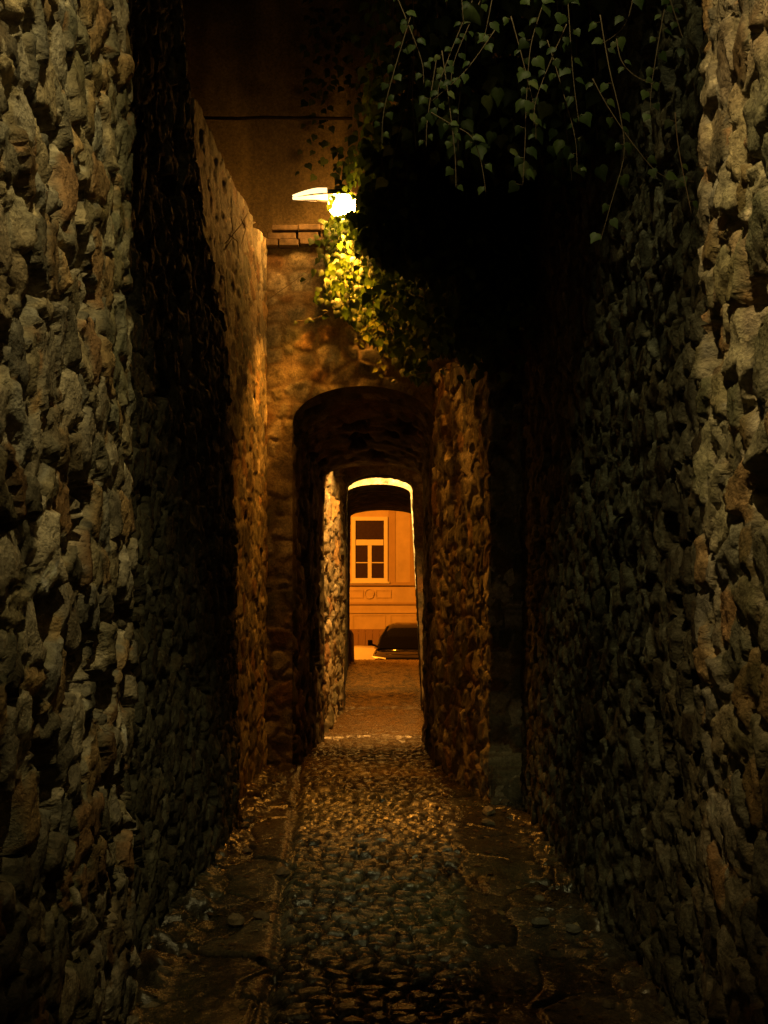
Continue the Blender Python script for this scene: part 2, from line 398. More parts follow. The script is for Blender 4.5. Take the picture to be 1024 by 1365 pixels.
# far left wall, lit by the lamp
def mkbase(p0, p1, off=0.0):
    a = np.array(p0, float); b = np.array(p1, float); L = np.linalg.norm(b - a); d = (b - a) / L
    def f(S, T):
        X = a[0] + d[0] * S; Y = a[1] + d[1] * S
        P = np.stack([X, Y, T], -1); NN = np.zeros_like(P)
        return P, NN, S + off, T
    return f, L, d
def straight(name, p0, p1, z0, z1, side, par, ds, dt, mat, back=.45, ragged=0.0, patch=None):
    f, L, d = mkbase(p0, p1)
    n = np.array([-d[1], d[0], 0]) * side
    p = patch or Patch()
    s = np.linspace(0, L, int(L / ds) + 1); t = np.linspace(0, 1, int((z1 - z0) / dt) + 1)
    S, T = np.meshgrid(s, t, indexing='ij')
    top = z1 + ragged * fbm(S * 2.5, S * 0, par['seed'] + 3, 4)
    Z = z0 + (top - z0) * T
    P, _, TS, TT = f(S, Z); NN = np.zeros_like(P) + n
    h, c = rubble(TS, Z, **par)
    p.grid(P, NN, h, c, back, -n)
    return p.build(name, mat) if patch is None else None
PB = dict(RUB, seed=202, cs=.20, ct=.15, depth=.013, tilt=.12, mortar=(.32, .25, .14), hole=.01)
o = straight('rubble_wall', (-1.16, 6.9), (-1.03, 10.0), -.1, 4.63, -1, PB, .02, .016, M_wall2, ragged=.10)
tag(o, 'lamplit rubble wall between the dark near left wall and the arch front', 'stone wall', 'rubble walls of the alley')

# near right wall
def baseR(S, T):
    X = np.interp(S, [0, 3.15, 3.3, 5.0, 5.8, 8.6], [.90, .90, 1.10, 1.10, 1.05, 1.05]) + .03 * fbm(S * .5, T * .5, 9, 2)
    P = np.stack([X, S, T], -1); NN = np.zeros_like(P); NN[..., 0] = -1
    return P, NN, S, T
p = Patch(); RR = dict(RUB, seed=303, cs=.13, ct=.145, hole=.12, edge=.18)
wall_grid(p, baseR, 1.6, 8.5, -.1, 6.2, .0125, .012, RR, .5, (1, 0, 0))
o = p.build('rubble_wall', M_wall, flip=True)
tag(o, 'tall rubble wall on the right edge with orange and pale stones', 'stone wall', 'rubble walls of the alley')

# right wall stepping in towards the arch
PC = dict(RUB, seed=404, cs=.17, ct=.19, depth=.026, tilt=.3, hole=.06, mortar=(.34, .27, .16))
p = Patch()
straight('', (.80, 8.3), (.46, 10.05), -.1, 3.45, 1, PC, .012, .014, M_wall2, back=.3, ragged=.05, patch=p)
straight('', (1.25, 8.36), (.80, 8.3), -.1, 3.45, 1, PC, .02, .018, M_wall2, back=.3, ragged=.10, patch=p)
o = p.build('rubble_wall', M_wall2, flip=True)
tag(o, 'craggy lamplit rubble wall right of the dark archway', 'stone wall', 'rubble walls of the alley')

# ------------------------------------------------------------------ arches
def arch_z(x, xl, xr, spring, apex, pw=2.0):
    xc = (xl + xr) / 2; hw = (xr - xl) / 2
    q = np.clip(np.abs((x - xc) / hw), 0, 1)
    return spring + (apex - spring) * (1 - q ** pw) ** (1 / pw)
def front(patch, Y, x0, x1, ztop, xl, xr, spring, apex, par, res, facing=-1, pw=2.0, lean=(0, 0), top_noise=0.0):
    """wall face in the plane Y with an arched opening; lean widens the opening towards the ground"""
    def put(X, Z):
        P = np.stack([X, np.full_like(X, Y), Z], -1); NN = np.zeros_like(P); NN[..., 1] = facing
        h, c = stones(X + 20, Z, **par)
        patch.grid(P, NN, h, c)
    n = lambda L: max(3, int(abs(L) / res) + 1)
    t = np.linspace(0, 1, n(spring + .1)); zz = -.1 + (spring + .1) * t
    for (xo, xe, ln) in ((x0, xl, -lean[0]), (x1, xr, lean[1])):
        s = np.linspace(0, 1, n(xe - xo)); S, T = np.meshgrid(s, zz, indexing='ij')
        k = 1 - np.clip(T / spring, 0, 1)
        X = xo + (xe + ln * k - xo) * S; put(X, T)
        S, T = np.meshgrid(s, np.linspace(0, 1, n(ztop - spring)), indexing='ij'); X = xo + (xe - xo) * S
        put(X, spring + (ztop - spring) * T)
    s = np.linspace(xl, xr, n(xr - xl) + 20); S, T = np.meshgrid(s, np.linspace(0, 1, n(ztop - spring)), indexing='ij')
    B = arch_z(S, xl, xr, spring, apex, pw); put(S, B + (ztop - B) * T)
def vault(patch, Ya, Yb, A, B, par, res, lean=(0, 0), pw=2.0):
    """inside of a passage: A, B = (xl, xr, spring, apex) at both ends"""
    L = 2 * 3.0 + 1.3; n = int(L / res); q = np.linspace(0, 1, n); y = np.linspace(0, 1, max(4, int((Yb - Ya) / res)))
    Qq, Yy = np.meshgrid(q, y, indexing='ij')
    def prof(e):
        xl, xr, sp, ap = e; X = np.zeros(n); Z = np.zeros(n)
        a = .4; m1 = q < a; m2 = q > 1 - a; m3 = ~(m1 | m2)
        k = q[m1] / a; Z[m1] = -.1 + (sp + .1) * k; X[m1] = xl - lean[0] * (1 - k)
        k = (1 - q[m2]) / a; Z[m2] = -.1 + (sp + .1) * k; X[m2] = xr + lean[1] * (1 - k)
        th = math.pi * (1 - (q[m3] - a) / (1 - 2 * a)); xc = (xl + xr) / 2; hw = (xr - xl) / 2
        X[m3] = xc + hw * np.cos(th); Z[m3] = arch_z(X[m3], xl, xr, sp, ap, pw)
        return X, Z
    xa, za = prof(A); xb, zb = prof(B)
    X = xa[:, None] * (1 - Yy) + xb[:, None] * Yy; Z = za[:, None] * (1 - Yy) + zb[:, None] * Yy; Y = Ya + (Yb - Ya) * Yy
    P = np.stack([X, Y, Z], -1)
    gq = np.gradient(P, axis=0); gy = np.gradient(P, axis=1); NN = np.cross(gy, gq); NN /= np.linalg.norm(NN, axis=-1, keepdims=True) + 1e-9
    cen = np.array([(A[0] + A[1]) / 2, 0, 1.5]); s = np.sign(((cen - P) * NN * np.array([1, 0, 1])).sum(-1)); s[s == 0] = 1
    NN *= s[..., None]
    h, c = stones(Y + 5, Qq * L, **par); h = h * np.minimum(1, np.minimum(Yy, 1 - Yy) * 14 + .15)
    patch.grid(P, NN, h, c)
def body(patch, boxes, res_c=(.2, .17, .12)):
    """plain masonry faces (sides, top, back) closing a block"""
    for (x0, x1, y0, y1, z0, z1) in boxes:
        v = np.array([(x, y, z) for z in (z0, z1) for y in (y0, y1) for x in (x0, x1)], float)
        q = np.array([(0,2,3,1),(4,5,7,6),(2,6,7,3),(0,4,6,2),(1,3,7,5)]) + patch.n
        patch.P.append(v); patch.C.append(np.tile(np.array([res_c]), (8, 1))); patch.Q.append(q); patch.n += 8

# 1: gate building across the alley, its vault ten metres away
A1 = (-.80, .46, 3.03, 3.37); B1 = (-.61, .43, 2.70, 2.85)
gate = empty('gate_building', (0, 10, 0))
tag(gate, 'stone building over the alley whose dark archway leads through, behind the lit lamp', 'building')
def sub(o, par):
    o.parent = par; o.matrix_parent_inverse = Matrix.Translation(-par.location); return o
p = Patch(); PF = dict(RUB, seed=505, cs=.19, ct=.17, depth=.010, tilt=.05, mortar=(.27, .21, .13), edge=.4, hole=.0, rough=.5)
front(p, 10.0, -1.35, 1.6, 4.63, *A1, PF, .016)
sub(p.build('facade', M_wall2), gate)
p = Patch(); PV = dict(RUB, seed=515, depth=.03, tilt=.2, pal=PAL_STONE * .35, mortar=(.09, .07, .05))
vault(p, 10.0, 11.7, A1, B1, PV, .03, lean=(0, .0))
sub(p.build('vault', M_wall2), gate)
p = Patch(); front(p, 11.7, -1.6, 1.6, 4.2, *B1, PF, .03, facing=1)
sub(p.build('rear_face', M_wall2, flip=True), gate)
for b in ((-1.6, -1.36, 10.05, 11.65, -.1, 4.6), (1.61, 2.2, 10.05, 11.65, -.1, 4.6)):
    m = MB(); m.box(*b); sub(m.build('side_wall', M_plaster), gate)
# broken brick and tile coping on the ledge
random.seed(4)
m = MB()
x = -1.10
while x < 1.5:
    wd = random.uniform(.17, .25); dz = random.uniform(-.012, .012)
    m.box(x, x + wd - .012, 9.90 + random.uniform(-.02, .02), 10.7, 4.60 + dz, 4.655 + dz); x += wd
x = -1.02
while x < 1.5:
    wd = random.uniform(.12, .3)
    if random.random() < .85: m.box(x, x + wd - .02, 9.96 + random.uniform(-.02, .03), 10.7, 4.665, 4.72 + random.uniform(-.01, .01))
    x += wd
x = -.98
while x < 1.5:
    wd = random.uniform(.15, .26)
    m.box(x, x + wd - .01, 9.93 + random.uniform(-.02, .03), 10.7, 4.735, 4.785 + random.uniform(-.01, .01)); x += wd
sub(m.build('brick_coping', M_brick, bevel=.006), gate)
# rendered upper wall set back above the ledge
up = Patch()
xs = np.linspace(-2.6, 2.4, 170); zs = np.linspace(4.5, 7.6, 110); X, Z = np.meshgrid(xs, zs, indexing='ij')
P = np.stack([X, np.full_like(X, 10.75), Z], -1); NN = np.zeros_like(P); NN[..., 1] = -1
rel = .05 * sst(-.93, -.91, -X) + .012 * fbm(X * 1.2, Z * .7, 3, 4) + .02 * sst(.0, .2, fbm(X * 1.1 + 4, Z * .8, 12, 4))
cc = np.array((.25, .19, .085)) * (1 + 1.1 * fbm(X * 4.5, Z * .35, 31, 4))[..., None] * (1 + .35 * fbm(X * 5, Z * 5, 32, 4))[..., None]
dk = sst(-.1, .35, fbm(X * 1.7 + 9, Z * .5, 45, 3))[..., None]; cc = cc * (1 - .5 * dk) + np.array((.13, .10, .06)) * .5 * dk
up.grid(P, NN, rel, np.clip(cc, .02, .6), .8, (0, 1, 0))
sub(up.build('upper_wall', M_wall2), gate)
m = MB(); m.box(-2.6, 2.4, 10.0, 11.7, 7.62, 7.7); sub(m.build('roof', M_brick), gate)
m = MB(); m.box(-1.6, 2.2, 10.76, 11.66, 3.45, 4.49); sub(m.build('floor_slab', M_plaster), gate)

# 2: thin arch wall
a2 = empty('stone_arch', (0, 14.1, 0)); tag(a2, 'thin stone arch in the middle of the passage, framing the pale lit strip', 'arch')
A2 = (-.45, .385, 2.82, 2.985)
p = Patch(); front(p, 14.1, -1.3, 1.6, 4.4, *A2, dict(PF, seed=606), .022, lean=(.04, .12)); sub(p.build('front_face', M_wall2), a2)
p = Patch(); front(p, 14.5, -1.3, 1.6, 4.4, *A2, dict(PF, seed=616), .04, facing=1, lean=(.04, .12)); sub(p.build('rear_face', M_wall2, flip=True), a2)
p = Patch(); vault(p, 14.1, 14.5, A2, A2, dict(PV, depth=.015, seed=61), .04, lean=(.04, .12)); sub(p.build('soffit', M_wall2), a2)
m = MB(); m.box(-1.3, 1.6, 14.1, 14.5, 4.4, 4.46); sub(m.build('coping', M_brick), a2)

# 3: long covered passage to the street
a3 = empty('covered_passage', (0, 16.5, 0)); tag(a3, 'low vaulted passage at the far end with pale lit front, opening on the orange street', 'building')
A3 = (-.53, .41, 2.94, 3.08); B3 = (-.68, .70, 3.03, 3.175)
p = Patch(); front(p, 16.5, -1.6, 1.8, 5.5, *A3, dict(PF, seed=707, depth=.012, pal=np.array([(.55, .5, .4), (.5, .45, .36)]), mortar=(.5, .46, .36)), .03, lean=(.02, .16)); sub(p.build('front_face', M_pale), a3)
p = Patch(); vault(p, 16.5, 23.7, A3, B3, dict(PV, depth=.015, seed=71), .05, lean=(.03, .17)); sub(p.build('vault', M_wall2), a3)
p = Patch(); front(p, 23.7, -4, 4, 6.5, *B3, dict(PF, seed=717), .06, facing=1, lean=(.03, .17)); sub(p.build('street_face', M_wall2, flip=True), a3)
for nm, b in (('roof', (-4, 4, 16.55, 23.65, 5.5, 5.6)), ('side_wall', (-4, -1.62, 16.55, 23.65, -.1, 5.49)), ('side_wall', (1.82, 4, 16.55, 23.65, -.1, 5.49))):
    m = MB(); m.box(*b); sub(m.build(nm, M_plaster), a3)

# walls of the two open gaps
G = 'rubble walls of the alley'
PG = dict(RUB, seed=808, cs=.34, ct=.24, depth=.05, tilt=.3, hole=.0, pal=PAL_STONE * 1.15)
o = straight('rubble_wall', (-.64, 11.7), (-.505, 14.1), -.1, 4.0, -1, PG, .025, .018, M_wall2, back=.6); tag(o, 'narrow strip of lit rubble wall with pale top stones inside the archway', 'stone wall', G)
o = straight('rubble_wall', (.60, 11.7), (.56, 14.1), -.1, 4.0, 1, dict(PG, seed=818), .03, .03, M_wall2, back=.6); tag(o, 'hidden rubble wall on the right side beyond the archway', 'stone wall', G)
o = straight('rubble_wall', (-.62, 14.5), (-.60, 16.5), -.1, 4.6, -1, dict(PG, seed=828), .03, .03, M_wall2, back=.6); tag(o, 'shaded rubble wall between thin arch and covered passage, left side', 'stone wall', G)
o = straight('rubble_wall', (.62, 14.5), (.62, 16.5), -.1, 4.6, 1, dict(PG, seed=838), .03, .03, M_wall2, back=.6); tag(o, 'shaded rubble wall between thin arch and covered passage, right side', 'stone wall', G)

# guard stone at the passage mouth
m = MB(); pts = [(-.70, 23.55, -.1), (-.70, 23.55, .3), (-.69, 23.55, .58), (-.68, 23.55, .66)]
m.tube(pts, [.12, .11, .09, .03], 10); o = m.build('guard_stone', M_plaster, smooth=True); tag(o, 'dark guard stone at the left foot of the street opening', 'guard stone')

# ------------------------------------------------------------------ iron rod, street lamp
m = MB(); m.tube([at(272, 157, 9.9), at(318, 158, 9.91), at(352, 156.5, 9.9), at(410, 157.5, 9.88), at(470, 158, 9.9)], .015, 8)
rod = m.build('iron_rod', M_iron, smooth=True); tag(rod, 'dark horizontal iron rod high above the lamp', 'rod')
lp = empty('street_lamp', (-.30, 10.0, 4.9)); tag(lp, 'glowing alley lamp with pale flat shade, wrapped in ivy', 'street lamp')
def xform(m): m.v = [tuple(Vector(q) - lp.location) for q in m.v]; return m
# tapered reflector hood pointing left, seen from below
m = MB(); v = []; nseg = 14
tip = at(390, 262, 9.6); ye_ = 9.6
sec = []
for i in range(nseg + 1):
    t = i / nseg; xx = tip.x + .50 * t
    hw = .02 + .085 * math.sin(min(1, t * 1.25) * math.pi / 2); hz = .006 + .045 * math.sin(min(1, t * 1.1) * math.pi / 2)
    zc = tip.z - .004 + .0 * t
    sec.append([(xx, ye_ - hw, zc - .010), (xx, ye_ - hw * .8, zc + hz * .7), (xx, ye_, zc + hz), (xx, ye_ + hw * .8, zc + hz * .7), (xx, ye_ + hw, zc - .010)])
for s_ in sec: v += s_
f = []
for i in range(nseg):
    for k in range(4): f.append((i*5+k, i*5+k+1, (i+1)*5+k+1, (i+1)*5+k))
m.add(v, f); o = xform(m).build('hood', M_dark, lp, smooth=True)
sm = o.modifiers.new('solid', 'SOLIDIFY'); sm.thickness = .004
# pale reflector tray under the hood, bulb light on it put in as emission
m = MB(); v = []; f = []
for i in range(nseg + 1):
    t = i / nseg; xx = tip.x + .001 + .30 * t; hw = .022 + .09 * math.sin(min(1, t * 1.4) * math.pi / 2); dp = .045 * math.sin(min(1, t * 1.3) * math.pi / 2) * .7
    v += [(xx, ye_ - hw, tip.z - .004), (xx, ye_ - hw * .9, tip.z + .001 + dp * .6 - .02), (xx, ye_ + hw * .9, tip.z - .02 + dp * .6), (xx, ye_ + hw, tip.z - .004), (xx, ye_ - hw, tip.z + .006 + .030 * min(1, t * 1.35))]
for i in range(nseg):
    b0 = i * 5; b1 = b0 + 5
    f += [(b0, b0+1, b1+1, b1), (b0+1, b0+2, b1+2, b1+1), (b0+2, b0+3, b1+3, b1+2), (b0, b1, b1+4, b0+4)]
m.add(v, f); o = xform(m).build('reflector', emis('emissive_reflector', (1.0, .74, .32), 2.2), lp, smooth=True)
# glass bowl
c0 = at(457, 272, 9.6); m = MB(); v = []; f = []; na, nb = 16, 9
for j in range(nb + 1):
    th = math.pi * j / nb
    for k in range(na):
        ph = 2 * math.pi * k / na; v.append((c0.x + .125 * math.sin(th) * math.cos(ph), c0.y + .09 * math.sin(th) * math.sin(ph), c0.z + .13 * math.cos(th) * (1 if th > 1.57 else .8)))
for j in range(nb):
    for k in range(na): f.append((j*na+k, (j+1)*na+k, (j+1)*na+(k+1) % na, j*na+(k+1) % na))
m.add(v, f); xform(m).build('glass_bowl', M_bulb, lp, smooth=True)
m = MB(); m.tube([(c0.x + .10, 9.6, c0.z + .08), (c0.x + .2, 9.7, c0.z + .12), (c0.x + .22, 10.75, c0.z + .10)], .02, 8); xform(m).build('arm', M_iron, lp, smooth=True)

# ------------------------------------------------------------------ ivy
LEAF = [(0, 0), (.20, -.10), (.42, .02), (.50, .26), (.36, .46), (.20, .66), (0, 1.0), (-.20, .66), (-.36, .46), (-.50, .26), (-.42, .02), (-.20, -.10)]
LEAF = np.array([(x, y, -.10 * abs(x) * 1.6 + (-.08 if y > .9 else 0)) for x, y in LEAF] + [(0, .28, .05)])
class Ivy:
    def __init__(s, seed): s.V = []; s.C = []; s.n = 0; s.F = []; s.st = MB(); s.r = random.Random(seed)
    def leaf(s, p, size, down=None, face=None, col=None):
        r = s.r
        d = (down or Vector((r.uniform(-.6, .6), r.uniform(-.5, .5), -1))).normalized()
        n = (face or Vector((r.uniform(-.8, .8), -1, r.uniform(-.3, .9)))); n = (n - d * n.dot(d)).normalized(); x = d.cross(n)
        Mx = np.array([x, d, n]); L = LEAF * np.array([r.uniform(.75, 1.1), 1, r.uniform(.5, 2)]) * size
        s.V.append(L @ Mx + np.array(p))
        g = r.random()
        c = col or ((.028 + .045 * g, .050 + .055 * g, .014 + .016 * g) if r.random() < .9 else (.12, .14, .05))
        k = r.uniform(.7, 1.3); s.C.append(np.tile([c[0] * k, c[1] * k, c[2] * k], (13, 1)))
        for i in range(12): s.F.append((s.n + i, s.n + (i + 1) % 12, s.n + 12))
        s.n += 13
    def strand(s, pts, size, step, r0=.0028, both=True, col=None, jit=.3):
        P = [Vector(q) for q in pts]; L = 0; nxt = step * .3; side = 1
        # smooth path
        Q = []
        for i in range(len(P) - 1):
            a = P[max(i-1, 0)]; b = P[i]; c = P[i+1]; d = P[min(i+2, len(P)-1)]
            for k in range(6):
                t = k / 6; Q.append(.5 * ((2*b) + (c-a)*t + (2*a-5*b+4*c-d)*t*t + (-a+3*b-3*c+d)*t**3))
        Q.append(P[-1])
        s.st.tube(Q, [r0 * (1 - .65 * i / len(Q)) for i in range(len(Q))], 5)
        for i in range(len(Q) - 1):
            sg = (Q[i+1] - Q[i]); l = sg.length
            while nxt < L + l:
                q = Q[i] + sg * ((nxt - L) / l); side = -side
                t = sg.normalized(); lat = Vector((side, s.r.uniform(-.6, .3), 0))
                pet = q + lat * size * s.r.uniform(.25, .6) + Vector((0, 0, s.r.uniform(-.1, .2) * size))
                s.st.tube([q, pet], r0 * .3, 3)
                f_ = Vector((s.r.uniform(-.5, .5), -1, s.r.uniform(0, .9)))
                s.leaf(pet, size * s.r.uniform(.7, 1.15), (t * .6 + lat * s.r.uniform(.3, .9) + Vector((0, 0, -.4))), f_, col)
                nxt += step * s.r.uniform(.6, 1.5)
            L += l
    def hang(s, top, length, size, step, drift=.15):
        n = max(3, int(length / .18)); q = Vector(top); pts = [q.copy()]
        dx, dy = s.r.uniform(-drift, drift), s.r.uniform(-drift, drift)
        for i in range(n):
            q = q + Vector((dx + s.r.uniform(-.12, .12), dy + s.r.uniform(-.12, .12), -1)) * (length / n); pts.append(q.copy())
        s.strand(pts, size, step)
    def build(s, label):
        e = empty('ivy', tuple(s.V[0][0])); loc = np.array(e.location)
        s.st.v = [tuple(np.array(q) - loc) for q in s.st.v]; s.st.build('stem', M_stem, e, smooth=True)
        mesh_np('foliage', np.concatenate(s.V) - loc, s.F, M_leaf, e, np.concatenate(s.C), smooth=False)
        tag(e, label, 'ivy', 'ivy hanging over the alley'); return e

# near ivy spilling over the right wall, its lit trailing tips copied from where they hang
iv = Ivy(7)
near = [([(735, -60), (725, 0), (708, 60), (702, 130), (700, 190), (697, 248)], 4.0, .055, .065),
        ([(752, -60), (757, 0), (761, 60), (765, 110), (772, 165)], 4.1, .055, .07),
        ([(660, 40), (620, 95), (575, 135)], 4.3, .05, .08),
        ([(575, 150), (600, 165), (628, 182), (641, 215), (648, 258)], 4.2, .055, .07),
        ([(668, -60), (655, 5), (650, 30), (643, 62)], 4.0, .05, .09),
        ([(612, -60), (615, -10), (618, 30)], 3.9, .08, .08),
        ([(822, 52), (828, 80), (845, 100), (872, 113)], 4.0, .045, .06),
        ([(800, 20), (812, 90), (826, 150), (832, 205), (815, 270), (797, 333)], 4.2, .05, .11),
        ([(790, 105), (812, 145), (850, 200), (885, 235), (940, 243)], 3.9, .045, .07),
        ([(700, 0), (740, -5), (775, -15)], 4.0, .06, .05),
        ([(850, -40), (835, 30), (800, 60)], 4.2, .06, .08),
        ([(900, 150), (905, 200), (922, 285)], 3.6, .045, .12)]
for k in range(16):
    x0 = iv.r.uniform(500, 900); y0 = iv.r.uniform(-20, 120) ; L_ = iv.r.uniform(70, 190); sl = iv.r.uniform(-.5, .6)
    (k < 11) and near.append(([(x0, y0), (x0 + sl * L_ * .4, y0 + L_ * .4), (x0 + sl * L_ * .7, y0 + L_ * .75), (x0 + sl * L_ * .75, y0 + L_)], iv.r.uniform(3.9, 5.0), .042, .055))
for pts, Y, sz, stp in near:
    iv.strand([at(px, py, Y) for px, py in pts], sz * .85, stp * .8, r0=.0022)
def low_near(px): return np.interp(px, [480, 520, 600, 700, 800, 860, 920], [120, 190, 255, 290, 290, 250, 150])
for k in range(95):
    px = iv.r.uniform(500, 905); Y = iv.r.uniform(5.2, 7.0)
    t = at(px, -60 - iv.r.random() * 60, Y); lowz = at(px, low_near(px) * iv.r.uniform(.35, 1.0), Y).z
    iv.hang(t, max(.3, t.z - lowz), .065, .075)
for k in range(1000):
    px = iv.r.uniform(560, 890); Y = iv.r.uniform(5.0, 6.8); py = iv.r.uniform(-60, 1) + low_near(px) * iv.r.random() * .85
    iv.leaf(at(px, py, Y), iv.r.uniform(.045, .085))
# branches carrying it from the wall top
for a, b, c_ in (((960, -70, 4.6), (760, -110, 4.8), (520, -50, 5.0)), ((940, -60, 5.6), (740, -90, 5.6), (500, -40, 5.8)), ((920, 20, 6.2), (760, -20, 6.2), (560, 20, 6.4))):
    iv.st.tube([at(*a), at(*b), at(*c_)], [.02, .015, .008], 7)
iv.build('large dark ivy hanging over the alley from the right wall, trailing lit tips')

# dark ivy mass between the lamp and the right wall
iv = Ivy(19)
def low_mid(px): return np.interp(px, [470, 500, 560, 620, 680, 720], [330, 400, 440, 455, 470, 380])
for k in range(150):
    px = 486 + 225 * (iv.r.random() ** .8); Y = iv.r.uniform(7.5, 8.6)
    t = at(px, iv.r.uniform(60, 240), Y); lowz = at(px, low_mid(px) * (iv.r.uniform(.68, 1.06) if px > 610 else iv.r.uniform(.5, .84)), Y).z
    iv.hang(t, max(.3, t.z - lowz), .085, .07)
for k in range(4200):
    px = 590 + iv.r.gauss(0, 62); py = 215 + (low_mid(px) - 215) * iv.r.random() ** .8 + iv.r.gauss(0, 22); Y = iv.r.uniform(7.5, 8.6)
    if px < 610 and py > 345 + (px - 484) * .2 and iv.r.random() < .94: continue
    if px < 484 + 14 * math.sin(py * .06) + 10 * math.sin(py * .17): continue
    iv.leaf(at(px, py, Y), iv.r.uniform(.06, .10))
for k in range(1900):
    px = iv.r.uniform(436, 640); Y = iv.r.uniform(9.45, 9.93); py = iv.r.uniform(340, 505)
    if py > 400 + (px - 436) * .9 or (px > 570 and py > 470): continue
    iv.leaf(at(px, py, Y), iv.r.uniform(.05, .09))
iv.strand([at(640, 478, 8.9), at(600, 492, 8.9), at(550, 500, 9.0), at(520, 515, 9.0)], .05, .25)
iv.strand([at(560, 380, 8.9), at(590, 425, 8.9), at(640, 460, 8.6), at(672, 470, 8.4)], .07, .08)
iv.build('black ivy mass right of the lamp, reaching down to the lit right wall')

# ivy growing round and under the lamp
iv = Ivy(23)
for k in range(26):
    px = iv.r.uniform(436, 484); Y = iv.r.uniform(9.78, 9.94); t = at(px, iv.r.uniform(292, 312), Y)
    iv.hang(t, iv.r.uniform(.15, .75), .07, .06, .1)
for k in range(120):
    px = iv.r.gauss(460, 14); py = iv.r.uniform(292, 345); iv.leaf(at(px, py, iv.r.uniform(9.68, 9.93)), iv.r.uniform(.05, .085))
for k in range(110):
    px = iv.r.gauss(462, 18); py = iv.r.uniform(340, 400); iv.leaf(at(px, py, iv.r.uniform(9.6, 9.93)), iv.r.uniform(.05, .08))
for k in range(60):
    iv.leaf(at(iv.r.gauss(458, 15), iv.r.uniform(290, 325), iv.r.uniform(9.55, 9.72)), iv.r.uniform(.04, .07))
for k in range(44):
    iv.leaf(at(iv.r.gauss(458, 17), iv.r.uniform(286, 325), iv.r.uniform(9.36, 9.5)), iv.r.uniform(.035, .06))
for k in range(26):
    px = iv.r.uniform(478, 530); Y = iv.r.uniform(8.9, 9.6); t = at(px, iv.r.uniform(170, 330), Y); iv.hang(t, iv.r.uniform(.2, .7), .06, .08)
for k in range(46):
    q = iv.r.uniform(0, 6.28); iv.leaf(at(459 + 19 * math.cos(q), 276 + 22 * math.sin(q), iv.r.uniform(9.4, 9.7)), iv.r.uniform(.035, .06))
for k in range(18):
    px = iv.r.uniform(400, 500); Y = iv.r.uniform(9.9, 10.4); t = at(px, iv.r.uniform(-40, 120), Y); iv.hang(t, iv.r.uniform(.3, 1.1), .07, .09)
for k in range(60):
    px = iv.r.gauss(466, 12); py = iv.r.uniform(195, 250); iv.leaf(at(px, py, iv.r.uniform(9.3, 9.9)), iv.r.uniform(.05, .08))
iv.strand([at(502, 425, 9.2), at(488, 440, 9.2), at(478, 458, 9.2)], .05, .035, col=(.20, .20, .07))
iv.strand([at(498, 428, 9.2), at(508, 450, 9.2), at(511, 475, 9.2), at(502, 500, 9.2)], .055, .035, col=(.22, .21, .08))
iv.strand([at(362, 396, 9.4), at(385, 380, 9.3), at(410, 362, 9.2), at(445, 340, 9.2)], .07, .18)
iv.strand([at(395, 428, 9.6), at(420, 425, 9.5), at(445, 410, 9.4), at(470, 390, 9.3)], .06, .07)
iv.build('small bright ivy clump glowing just under the lamp bowl')

# dry twigs on the far left wall
m = MB()
for a, b in (((296, 325), (331, 283)), ((301, 312), (318, 340)), ((318, 292), (322, 325)), ((292, 338), (312, 305)), ((305, 290), (300, 330))):
    q0 = at(*a, 7.9); q1 = at(*b, 7.9); q0.x += .02; mid = (q0 + q1) / 2 + Vector((.03, 0, .02)); m.tube([q0, mid, q1], [.004, .003, .002], 4)
o = m.build('dry_twigs', plain('dry_stalk', (.42, .30, .14), .8)); tag(o, 'few dry stalks sticking out of the lamplit left wall', 'twigs')

# ------------------------------------------------------------------ far town house
BY = 36.0; k = BY / FPX
def bx(px): return (px - VX) * k
def bz(py): return EYE + (HZ - py) * k
th = empty('town_house', (0, BY, -1.33)); tag(th, 'orange lit town house front across the street, seen through the arches', 'building')
def tb(name, mat, boxes, parent=None, bevel=0):
    m = MB()
    for b in boxes: m.box(*b)
    m.v = [tuple(Vector(q) - th.location) for q in m.v]
    return m.build(name, mat, parent or th, bevel=bevel)
tb('wall', M_render, [(-9, 9, BY, BY + .4, -1.45, 9.0)])
tb('cornice', M_render2, [(-9, 9, BY - .10, BY + .01, bz(780.5), bz(776)), (-9, 9, BY - .06, BY + .01, bz(806), bz(803))], bevel=.01)
tb('plinth', M_render, [(-9, 9, BY - .035, BY + .01, -1.45, bz(818.5))])
tb('string_course', M_render, [(-9, 9, BY - .05, BY + .01, bz(817.5), bz(815.5))])
# pilaster stripes beside the window
for (a, b) in ((518, 527), (546.5, 562)):
    tb('pilaster', M_render2, [(bx(a), bx(b), BY - .02, BY + .01, bz(776) + .003, bz(610))])
# relief panels under the sills
def ring(x0, x1, z0, z1, t, y=BY - .03):
    return [(x0, x1, y, BY + .01, z1 - t, z1), (x0, x1, y, BY + .01, z0, z0 + t), (x0, x0 + t, y, BY + .01, z0 + t, z1 - t), (x1 - t, x1, y, BY + .01, z0 + t, z1 - t)]
for c_ in (492.5, 492.5 + 90, 492.5 - 90):
    for u0, u1 in ((-29, -8), (8, 29)): tb('relief_panel', M_render, ring(bx(c_ + u0), bx(c_ + u1), bz(797), bz(786), .035))
    m = MB(); pts = [(bx(c_) + .15 * math.cos(a * math.pi / 12), BY - .015, bz(791.5) + .15 * math.sin(a * math.pi / 12)) for a in range(25)]
    m.tube(pts, .022, 6); m.v = [tuple(Vector(q) - th.location) for q in m.v]; m.build('roundel', M_render, th, smooth=True)
